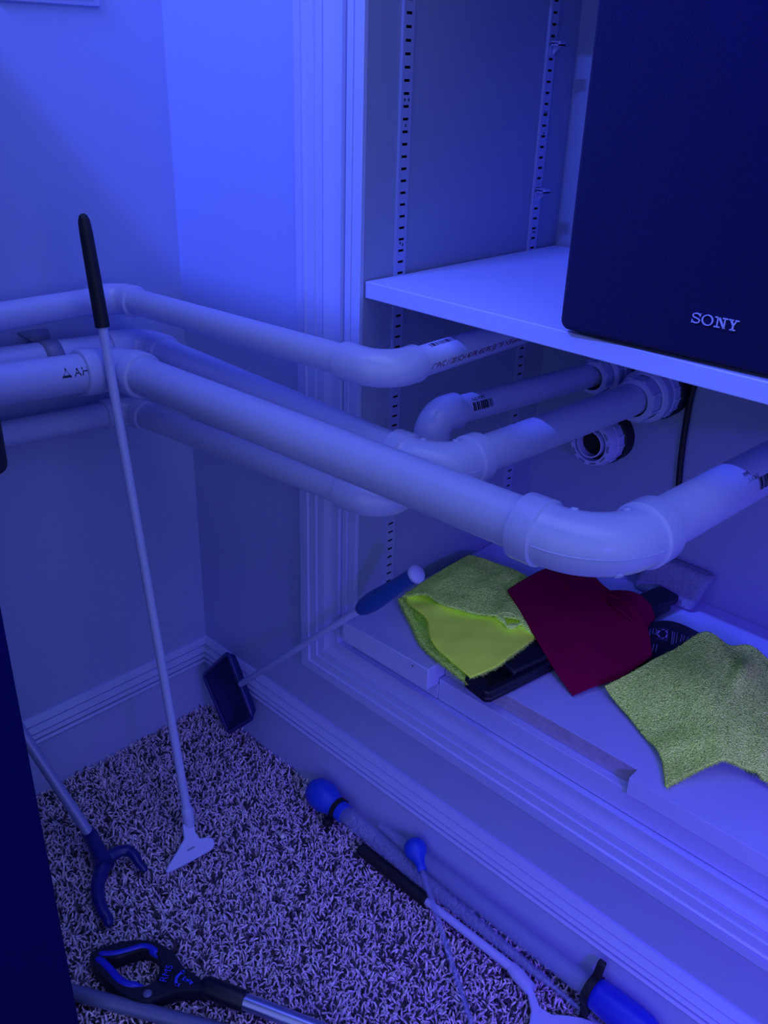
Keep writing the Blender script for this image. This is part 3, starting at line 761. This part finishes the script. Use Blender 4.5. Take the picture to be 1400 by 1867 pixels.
# crumpled lobe at the back right
S2 = coons([Pz(1095, 1082, .372), Pz(1125, 1078, .3755), Pz(1160, 1086, .3755), Pz(1186, 1106, .366)],
           [Pz(1186, 1106, .366), Pz(1192, 1125, .358), Pz(1188, 1142, .353), Pz(1179, 1160, .350)],
           [Pz(1120, 1108, .382), Pz(1140, 1122, .380), Pz(1160, 1140, .372), Pz(1179, 1160, .350)],
           [Pz(1095, 1082, .372), Pz(1104, 1092, .376), Pz(1112, 1100, .380), Pz(1120, 1108, .382)], 40, 40)
S2 = bumps(S2, [(*(Pz(1155, 1108, .37)[:2]), .016, .018, .6, .007)])
MB().grid(S2).build('crumpled_lobe', 'red_knit', tr, smooth=80, solid=.0022)
P_ = smooth_path([S[i, -1] for i in range(0, 90, 8)]); MB().tube(P_, .0016, n=8).build('hem', 'red_knit', tr, smooth=80)
P_ = smooth_path([S[-1, i] for i in range(0, 90, 8)]); MB().tube(P_, .0015, n=8).build('hem', 'red_knit', tr, smooth=80)

# ---- yellow cloth (right), tented over the bag
ty2 = thing('cleaning_cloth', Pz(1290, 1300, ZT), 'fuzzy yellow microfibre cloth tented at the right picture edge', 'cloth', 'yellow cloths')
S = coons([Pz(1103, 1251, .3565), Pz(1180, 1212, .364), Pz(1240, 1180, .371), Pz(1287, 1158, .380), Pz(1325, 1181, .376), Pz(1366, 1180, .373), Pz(1415, 1222, .362)],
          [Pz(1415, 1222, .362), Pz(1450, 1290, .360), Pz(1480, 1390, .356), Pz(1490, 1470, .3445)],
          [Pz(1214, 1434, .3432), Pz(1232, 1424, .345), Pz(1262, 1410, .349), Pz(1293, 1397, .356), Pz(1321, 1388, .360), Pz(1368, 1412, .3480), Pz(1400, 1430, .346), Pz(1490, 1470, .3445)],
          [Pz(1103, 1251, .3565), Pz(1145, 1305, .347), Pz(1180, 1350, .345), Pz(1207, 1388, .3455), Pz(1214, 1434, .3432)], 130, 110)
S = bumps(S, [(*(Pz(1270, 1240, .37)[:2]), .030, .045, 0, .015), (*(Pz(1340, 1290, .37)[:2]), .030, .05, .3, .012),
              (*(Pz(1232, 1350, .36)[:2]), .011, .035, -.75, .004), (*(Pz(1345, 1250, .37)[:2]), .006, .030, .2, .008), (*(Pz(1385, 1380, .36)[:2]), .006, .025, .3, .006)])
S = wob(S, .0020, 55, 12)
S[..., 2] = np.maximum(S[..., 2], ZT+.0032)
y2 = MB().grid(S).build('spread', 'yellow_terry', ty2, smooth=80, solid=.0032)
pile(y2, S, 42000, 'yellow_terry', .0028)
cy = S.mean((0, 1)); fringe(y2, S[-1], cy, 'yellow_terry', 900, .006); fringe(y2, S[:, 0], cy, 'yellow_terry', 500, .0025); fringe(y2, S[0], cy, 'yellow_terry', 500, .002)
q = [Pz(1372, 1396, .350), Pz(1392, 1405, .349), Pz(1420, 1415, .349), Pz(1420, 1440, .348), Pz(1372, 1416, .348)]
MB().add(q, [(0, 1, 2, 3, 4)]).build('care_tag', 'foam_grey', ty2, solid=.0008)

# ---- printed black bag
tb = thing('plastic_bag', Pz(1235, 1180, ZT), 'black plastic bag with white printing under the right yellow cloth', 'bag')
S = coons([Pz(1150, 1132, .352), Pz(1190, 1134, .359), Pz(1215, 1132, .362), Pz(1247, 1140, .361), Pz(1300, 1168, .352)],
          [Pz(1300, 1168, .352), Pz(1310, 1200, .352), Pz(1320, 1240, .345)],
          [Pz(1150, 1215, .347), Pz(1200, 1230, .350), Pz(1250, 1250, .350), Pz(1320, 1240, .345)],
          [Pz(1150, 1132, .352), Pz(1148, 1170, .352), Pz(1150, 1215, .347)], 40, 40)
bag = MB().grid(S).build('film', 'bag_black', tb, smooth=80, solid=.0010)
S_low = S.copy(); S_low[..., 2] = ZT+.0012
MB().grid(S_low).build('underside', 'bag_black', tb, smooth=80, solid=.0010)
MB().grid(np.stack([S[0], S_low[0]])).build('gusset', 'bag_black', tb, smooth=80, solid=.0010)
def on_bag(px, py):
    """point of the bag film seen at a place, found on its grid"""
    o_ = CP; d_ = unit(ray((px, py))); w = S.reshape(-1, 3)-o_; k = np.linalg.norm(w-np.outer(w@d_, d_), axis=1).argmin(); n_ = grid_normals(S).reshape(-1, 3)[k]
    q_ = S.reshape(-1, 3)[k]; return onPlane((px, py), q_, n_)+n_*.0010
mb = MB()
def bag_bar(p, q_, w):
    a, b_ = on_bag(*p), on_bag(*q_); d_ = unit(b_-a); s_ = unit(np.cross(d_, V(0, 0, 1)))*w/2
    mb.add([a-s_, b_-s_, b_+s_, a+s_], [(0, 1, 2, 3)])
for k in range(6):          # recycling mark: six short arrow pieces in a ring
    a = math.radians(60*k+10); b_ = math.radians(60*k+52); bag_bar((1208+8.3*math.cos(a), 1157+8.3*math.sin(a)), (1208+8.3*math.cos(b_), 1157+8.3*math.sin(b_)), .0020)
for (p, q_) in (((1191, 1147), (1197, 1148)), ((1190, 1156), (1196, 1158)), ((1191, 1147), (1190, 1156)), ((1197, 1148), (1196, 1158)), ((1200, 1150), (1198, 1160)), ((1186, 1148), (1184, 1160))): bag_bar(p, q_, .0008)
for (p, q_) in (((1194, 1165), (1215, 1169)), ((1217, 1149), (1215, 1169)), ((1200, 1146), (1218, 1148))): bag_bar(p, q_, .0005)
for k, x in enumerate((1226, 1230, 1234, 1243, 1247, 1255, 1259, 1263)):
    bag_bar((x, 1152+.35*(x-1226)), (x-2-(k % 2), 1176-(x-1226)*.30), .0009)
for k, x in enumerate((1186, 1192, 1198)): bag_bar((x, 1176), (x-3, 1189), .0008)
part_label(mb.build('white_printing', 'print_white', bag, smooth=0, recalc=False), 'white recycling mark and fine print')

# ================================================================== TOOLS
# ---- hand net leaning in the corner
L0, E0 = V(.1636, -.052, .1400), V(.4790, -.0170, .4590)
t = thing('hand_net', Pz(418, 1336, 0), 'square navy net on a white rod with blue grip in the corner', 'net')
dr = unit(E0-L0); Ln = np.linalg.norm(E0-L0)
gs = np.linalg.norm(onPlane((652, 1107), L0, unit(np.cross(np.cross(dr, V(0, 1, 0)), dr)))-L0)
MB().tube([L0, L0+dr*.002, L0+dr*(gs-.02), L0+dr*gs], [.0034, .0048, .0048, .0062], n=16).build('rod', 'white_plastic', t)
gl = Ln-gs
pr = [(0, .0050), (.003, .0085), (.012, .0112), (.030, .0128), (.055, .0118), (.080, .0100), (gl-.006, .0098), (gl, .0105)]
MB().lathe(L0+dr*gs, dr, pr, n=24, caps=True).build('grip', 'blue_grip', t, smooth=60)
MB().lathe(L0+dr*(gs+gl-.001), dr, [(0, .0100), (.002, .0118), (.006, .0116), (.0085, .0095), (.0095, .0001)], n=24).build('end_cap', 'white_plastic', t, smooth=60)
N1, N2, N3, N4 = onY((416, 1190), -.043), onY((461, 1309), -.047), Pz(417, 1336, .010), onX((371, 1231), .040)
N3[1] = min(N3[1], -.040)
def rounded(corners, r=.010, k=5):
    out = []
    for i, c in enumerate(corners):
        p, q_ = corners[i-1], corners[(i+1) % len(corners)]
        a = c+unit(p-c)*r; b_ = c+unit(q_-c)*r
        for j in range(k+1):
            u = j/k; out.append((1-u)**2*a+2*u*(1-u)*c+u*u*b_)
    return out
rim = rounded([N1, N2, N3, N4])
MB().tube(rim+[rim[0], rim[1]], .0034, n=10, caps=False).build('frame', 'navy_plastic', t, smooth=60)
cn = sum(rim)/len(rim); rings = []
for (s, dy) in ((1.0, 0), (.97, .006), (.90, .013), (.72, .0185), (.40, .021), (.02, .022)):
    rings.append([cn+(p-cn)*s+V(-.10*dy, dy, 0) for p in rim])
k = len(rim); vs = [p for r_ in rings for p in r_]
fs = [(i*k+j, i*k+(j+1) % k, (i+1)*k+(j+1) % k, (i+1)*k+j) for i in range(len(rings)-1) for j in range(k)]
MB().add(vs, fs).build('net_bag', 'navy_mesh', t, smooth=70, solid=.0012)
MB().tube([L0-dr*.006+V(0, .004, 0), L0+dr*.008], .0046, n=12).build('socket', 'navy_plastic', t)

# ---- standing white scraper with black grip
base = V(.251, -.2171, .055); con = V(.1225, -.1900, .6514); dr = unit(con-base); Ls = np.linalg.norm(con-base)
t = thing('scraper', Pz(345, 1560, 0), 'upright white scraper with black grip leaning on the pipes', 'scraper')
MB().tube([base-dr*.004, base+dr*(Ls+.068)], [.0062, .0060], n=18).build('rod', 'white_plastic', t)
gr0 = base+dr*(Ls+.062)
MB().tube([gr0, gr0+dr*.001, gr0+dr*.06, gr0+dr*.110, gr0+dr*.123, gr0+dr*.129, gr0+dr*.131], [.0075, .0088, .0084, .0078, .0070, .0048, .0020], n=18).build('grip', 'black_rubber', t, smooth=50)
MB().tube([base+dr*.006, base+dr*.004, base-dr*.012, base-dr*.022, base-dr*.026], [.0070, .0082, .0086, .0078, .0070], n=18).build('socket', 'white_plastic', t, smooth=50)
def scraper_head(parent, planepts, outline, slot, thick=.0055, z_keep=None):
    o_, a_, b_ = planepts; nrm = unit(np.cross(a_-o_, b_-o_))
    if np.dot(nrm, CP-o_) < 0: nrm = -nrm
    pts = [onPlane(p, o_, nrm) for p in outline]
    MB().prism([p-nrm*thick*.5 for p in pts], nrm*thick).build('blade', 'white_plastic', parent, bevel=.0015, smooth=40)
    if slot:
        MB().prism([onPlane(p, o_, nrm)+nrm*thick*.52 for p in slot], nrm*.0003).build('slot', 'grey_strap', parent, smooth=0)
    return nrm
scraper_head(t, (Pz(303, 1590, .006), Pz(389, 1549, .006), base-dr*.020),
             [(332, 1503), (335, 1530), (322, 1553), (307, 1577), (301, 1590), (306, 1593), (345, 1573), (387, 1549), (391, 1540), (389, 1530), (379, 1526), (364, 1529), (357, 1520), (353, 1503)],
             [(340, 1550), (353, 1543), (354, 1546), (341, 1553)])

# ---- reacher claw standing at the left
t = thing('grabber_tool', Pz(185, 1580, 0), 'navy forked claw of a reacher on a pale tube beside the cabinet', 'reacher')
n0 = Pz(163, 1521, .034); s1 = V(.1, -.3654, .1898); dd = unit(s1-n0); tend = n0+dd*((n0[0]-.018)/-dd[0])
MB().tube([n0-dd*.004, tend], .0075, n=18).build('tube', 'lavender_tube', t)
MB().tube([tend-dd*.012, tend-dd*.001, tend], [.0085, .0085, .006], n=18).build('end_plug', 'black_plastic', t)
P_ = smooth_path([n0+dd*.006, n0-dd*.004, Pz(176, 1545, .030), Pz(186, 1566, .026), Pz(190, 1580, .024)])
MB().tube(P_, [.0094+.0048*(i/len(P_))**2 for i in range(len(P_))], n=16).build('neck', 'navy_plastic', t, smooth=60)
P_ = smooth_path([Pz(182, 1570, .024), Pz(198, 1562, .025), Pz(218, 1552, .025), Pz(234, 1551, .024), Pz(246, 1561, .022), Pz(254, 1575, .018), Pz(268, 1588, .014)])
MB().tube(P_, [(.0112-.0062*i/(len(P_)-1))*min(1, (len(P_)-1-i)/3+.25) for i in range(len(P_))], n=14, flat=.8).build('prong', 'navy_plastic', t, smooth=60)
P_ = smooth_path([Pz(186, 1560, .026), Pz(187, 1580, .023), Pz(182, 1598, .021), Pz(178, 1615, .020), Pz(180, 1640, .018), Pz(188, 1662, .015), Pz(197, 1676, .012), Pz(196, 1690, .010)])
MB().tube(P_, [(.0120-.0062*i/(len(P_)-1))*min(1, (len(P_)-1-i)/3+.25) for i in range(len(P_))], n=14, flat=.85).build('prong', 'navy_plastic', t, smooth=60)

# ---- reacher handle lying in front
t = thing('grabber_tool', Pz(300, 1780, 0), 'black loop handle of a reacher with blue lining on the carpet', 'reacher')
zt_ = .022
outer = [(161, 1747), (168, 1732), (195, 1722), (223, 1715), (257, 1712), (291, 1719), (319, 1737), (339, 1764), (377, 1789), (374, 1807), (332, 1806), (298, 1815), (267, 1826), (233, 1817), (199, 1793), (175, 1769)]
inner = [(186, 1745), (209, 1748), (233, 1740), (264, 1733), (286, 1742), (291, 1760), (287, 1778), (276, 1790), (258, 1797), (236, 1796), (218, 1783), (203, 1766)]
def loop(P, n_): 
    P = P+[P[0]]; return resample(smooth_path([Pz(*p, zt_) for p in P]), n_+1)[:-1]
OU, IN = loop(outer, 72), loop(inner, 72)
# align the inner loop with the outer one by angle about the hole centre
cc = IN.mean(0)
def by_angle(P, n_):
    a = np.unwrap(np.arctan2(P[:, 1]-cc[1], P[:, 0]-cc[0])); 
    if a[-1] < a[0]: P = P[::-1]; a = a[::-1]; a = np.unwrap(np.arctan2(P[:, 1]-cc[1], P[:, 0]-cc[0]))
    a0 = a-a[0]; base_ = a[0]; tgt = np.linspace(-np.pi, np.pi, n_, endpoint=False); res = []
    for th in tgt:
        k_ = (th-base_) % (2*np.pi); aa = np.r_[a0, 2*np.pi]; PP = np.r_[P, P[:1]]
        res.append([np.interp(k_, aa, PP[:, i]) for i in range(3)])
    return np.array(res)
O2, I2 = by_angle(OU, 80), by_angle(IN, 80)
body = MB(); N_ = 80
prof = [(0, -.018), (0, -.004), (.08, 0), (.92, 0), (1, -.003), (1, -.018)]
vs = []
for (w, dz) in prof: vs += [O2[i]*(1-w)+I2[i]*w+V(0, 0, dz) for i in range(N_)]
fs = [(r_*N_+i, r_*N_+(i+1) % N_, ((r_+1) % 6)*N_+(i+1) % N_, ((r_+1) % 6)*N_+i) for r_ in range(6) for i in range(N_)]
hb = body.add(vs, fs).build('grip_loop', 'black_plastic', t, smooth=45)
pts = [i for i in range(N_) ]
def span(a, b_):  # lining along the inner loop by pixel order of the hole outline
    return resample(smooth_path([Pz(*p, zt_-.003) for p in a]), 40)
MB().tube(resample(smooth_path([Pz(*p, zt_-.004) for p in ((170, 1742), (188, 1742), (210, 1741), (235, 1735), (262, 1728), (280, 1734), (291, 1748))]), 40), [.0055*min(1, .25+min(i, 39-i)/6) for i in range(40)], n=12).build('lining', 'royal_plastic', t, smooth=60)
MB().tube(resample(smooth_path([Pz(*p, zt_-.004) for p in ((168, 1746), (186, 1756), (202, 1772), (216, 1788), (236, 1798), (262, 1799))]), 40), [.0058*min(1, .25+min(i, 39-i)/6) for i in range(40)], n=12).build('lining', 'royal_plastic', t, smooth=60)
MB().lathe(Pz(269, 1812, zt_+.0005), V(0, 0, 1), [(0, .0052), (.0012, .0050), (.0016, .004), (.0016, .0001)], n=18).build('pivot_screw', 'dull_grey_tube', t)
cA, cB = Pz(374, 1798, .013), Pz(447, 1826, .013); dc = unit(cB-cA)
MB().tube([cA-dc*.004, cA, cA+dc*.003, cB-dc*.002, cB], [.0095, .0115, .0125, .0122, .0115], n=20).build('collar', 'black_plastic', t)
MB().tube([cB-dc*.01, cB+dc*.55], .0095, n=20).build('shaft', 'silver_tube', t)
def flat_text(body, size, p, ex_, ey_, material, name, parent, mesh=None):
    vs, fs = mesh if mesh else text2d(body, size)
    return MB().add([p+ex_*x+ey_*y+V(0, 0, .0006) for x, y in vs], fs).build(name, material, parent, smooth=0, recalc=False)
pb = Pz(302, 1792, zt_); pt = Pz(313, 1768, zt_); ex_ = unit(pt-pb); ey_ = np.cross(V(0, 0, 1), ex_)
flat_text('RMS', .0125, pb, ex_, ey_, 'print_blue', 'blue_lettering', t)
ar = MB(); z_ = zt_+.0006
arcp = [(334, 1772), (326, 1777), (321, 1786), (322, 1797)]
A_ = resample(smooth_path([Pz(*p, z_) for p in arcp]), 14); T_ = np.gradient(A_, axis=0); T_ /= np.linalg.norm(T_, axis=1)[:, None]; S_ = np.cross(T_, V(0, 0, 1))
ar.grid(np.stack([A_-S_*.0017, A_+S_*.0017], 1))
for (tip, l_, r_) in (((325, 1800), (318, 1793), (329, 1793)), ((337, 1768), (329, 1770), (335, 1777)), ((331, 1786), (338, 1779), (340, 1790)), ((353, 1792), (345, 1796), (345, 1784))):
    ar.add([Pz(*tip, z_), Pz(*l_, z_), Pz(*r_, z_)], [(0, 1, 2)])
ar.add([Pz(336, 1783, z_), Pz(347, 1787, z_), Pz(347, 1791, z_), Pz(336, 1787, z_)], [(0, 1, 2, 3)])
ar.build('blue_arrows', 'print_blue', t, smooth=0, recalc=False)

# ---- loose grey pole along the bottom edge
pA, pB = Pz(143, 1812, .010), Pz(372, 1872, .010); dp = unit(pB-pA)
t = thing('loose_pole', (*(pA[:2]), 0), 'dull grey pole on the carpet in front of the cabinet', 'pole')
MB().tube([pA-dp*.03, pB+dp*.06], .0090, n=20).build('tube', 'dull_grey_tube', t)
MB().tube([pA-dp*.036, pA-dp*.035, pA-dp*.022], [.007, .0098, .0098], n=20).build('end_plug', 'black_plastic', t)

# ---- basters
def clear_tube(parent, prof, o, d_):
    """hollow tapered acrylic tube: outer and inner skins"""
    p = [(h, r) for h, r in prof]+[(h, max(r-.0014, .0012)) for h, r in reversed(prof)]
    return MB().lathe(o, d_, p, n=28, closed=True).build('clear_tube', 'clear_acrylic', parent, smooth=50)
def bulb(parent, o, d_, prof, m_): return MB().lathe(o, d_, prof, n=32).build('bulb', m_, parent, smooth=70)
bA, bB = Pz(590, 1452, .030), Pz(1000, 1792, .013); db = unit(bB-bA)
t = thing('baster', (*(bA[:2]), 0), 'large clear baster with blue bulb pointing down along the baseboard', 'baster')
bulb(t, bA, db, [(-.030, .0001), (-.0295, .006), (-.026, .0135), (-.018, .0200), (-.006, .0228), (.006, .0222), (.018, .0182), (.027, .0148), (.032, .0140), (.036, .0140)], 'blue_rubber')
MB().lathe(bA, db, [(.029, .0130), (.029, .0166), (.036, .0166), (.036, .0130)], n=28, closed=True).build('collar', 'black_rubber', t)
q0 = bA+db*.033+V(-.006, -.013, -.020)
MB().obox(q0+V(-.006, -.010, -.004), V(.012, 0, 0), V(0, .014, 0), V(0, 0, .012)).build('clip_foot', 'black_rubber', t, bevel=.002)
MB().lathe(bA, db, [(.036, .0120), (.036, .0146), (.046, .0142), (.047, .0120)], n=28).build('neck_ring', 'blue_rubber', t)
Lb = np.linalg.norm(bB-bA)
clear_tube(t, [(.044, .0128), (.20, .0122), (Lb*.62, .0098), (Lb*.80, .0078), (Lb-.006, .0056), (Lb, .0050), (Lb+.004, .0034), (Lb+.10, .0030)], bA, db)
# second baster, bulb at the bottom right
bA, bB = Pz(1132, 1846, .046), V(.45, -.0305, .041); db = unit(bB-bA)
t = thing('baster', (*(bA[:2]), 0), 'clear baster with royal blue bulb cut off by the bottom edge', 'baster')
bulb(t, bA, db, [(-.052, .0001), (-.050, .008), (-.044, .0145), (-.030, .0190), (-.010, .0202), (.010, .0200), (.028, .0190), (.036, .0178), (.038, .012)], 'royal_plastic')
MB().lathe(bA, db, [(.034, .0130), (.034, .0196), (.044, .0194), (.044, .0130)], n=28, closed=True).build('collar', 'black_rubber', t)
tabp = bA+db*.039
MB().obox(tabp+V(-.005, .002, .016), V(.010, 0, 0), V(0, .006, .002), V(.001, .006, .022)).build('clip_tab', 'black_rubber', t, bevel=.0015)
MB().obox(tabp+V(-.005, -.012, -.046), V(.010, 0, 0), V(0, .010, 0), V(0, 0, .034)).build('clip_foot', 'black_rubber', t, bevel=.0015)
Lb = np.linalg.norm(bB-bA)
clear_tube(t, [(.042, .0128), (.10, .0126), (Lb*.75, .0120), (Lb*.9, .008), (Lb, .004)], bA, db)

# ---- small pipette
pa_, pe_ = Pz(757, 1548, .052), Pz(872, 1905, .008); dp = unit(pe_-pa_)
t = thing('pipette', (*(pa_[:2]), 0), 'slim clear pipette with round blue bulb resting across the baster', 'pipette')
bulb(t, pa_, dp, [(-.0158, .0001), (-.0152, .0045), (-.012, .0100), (-.006, .0146), (.000, .0158), (.006, .0146), (.012, .0112), (.018, .0078), (.026, .0062), (.034, .0058), (.0345, .0045)], 'blue_rubber')
clear_tube(t, [(.030, .0042), (.12, .0040), (np.linalg.norm(pe_-pa_), .0034)], pa_, dp)

# ---- lying white scraper
g0, g1, g2 = Pz(655, 1545, .010), Pz(778, 1643, .011), Pz(934, 1765, .011); dr = unit(g2-g1)
t = thing('scraper', (*(g1[:2]), 0), 'white scraper with black grip lying on the carpet at the bottom', 'scraper')
MB().tube([g0, g0+unit(g1-g0)*.004, g1-unit(g1-g0)*.001, g1], [.004, .0092, .0092, .0080], n=16).build('grip', 'black_rubber', t)
MB().tube([g1-dr*.004, g2], [.0052, .0062], n=16).build('rod', 'white_plastic', t)
g3 = Pz(968, 1805, .010)
MB().tube([g2-dr*.003, g2, g2+unit(g3-g2)*.012, g3], [.0068, .0080, .0092, .0085], n=16, flat=.8).build('socket', 'white_plastic', t, smooth=50)
scraper_head(t, (Pz(968, 1805, .009), Pz(1060, 1867, .006), Pz(975, 1880, .006)),
             [(952, 1790), (962, 1815), (968, 1845), (962, 1880), (958, 1915), (970, 1920), (1095, 1880), (1092, 1868), (1060, 1857), (1035, 1853), (1005, 1851), (984, 1838), (974, 1812), (966, 1795)], None, thick=.006)

# ---- crumbs on the carpet
for (p, r, lab) in (((515, 1525), .0038, 'white crumb lying on the carpet near the big blue bulb'), ((199, 1418), .0016, 'tiny pale speck on the carpet near the left baseboard')):
    q = Pz(*p, .0035)
    tag(MB().lathe(q, V(.2, .1, 1), [(-r, .0001), (-r*.6, r*.75), (0, r), (r*.5, r*.8), (r*.9, .0001)], n=10).build('crumb', 'crumb_white', smooth=60), lab, 'crumb')
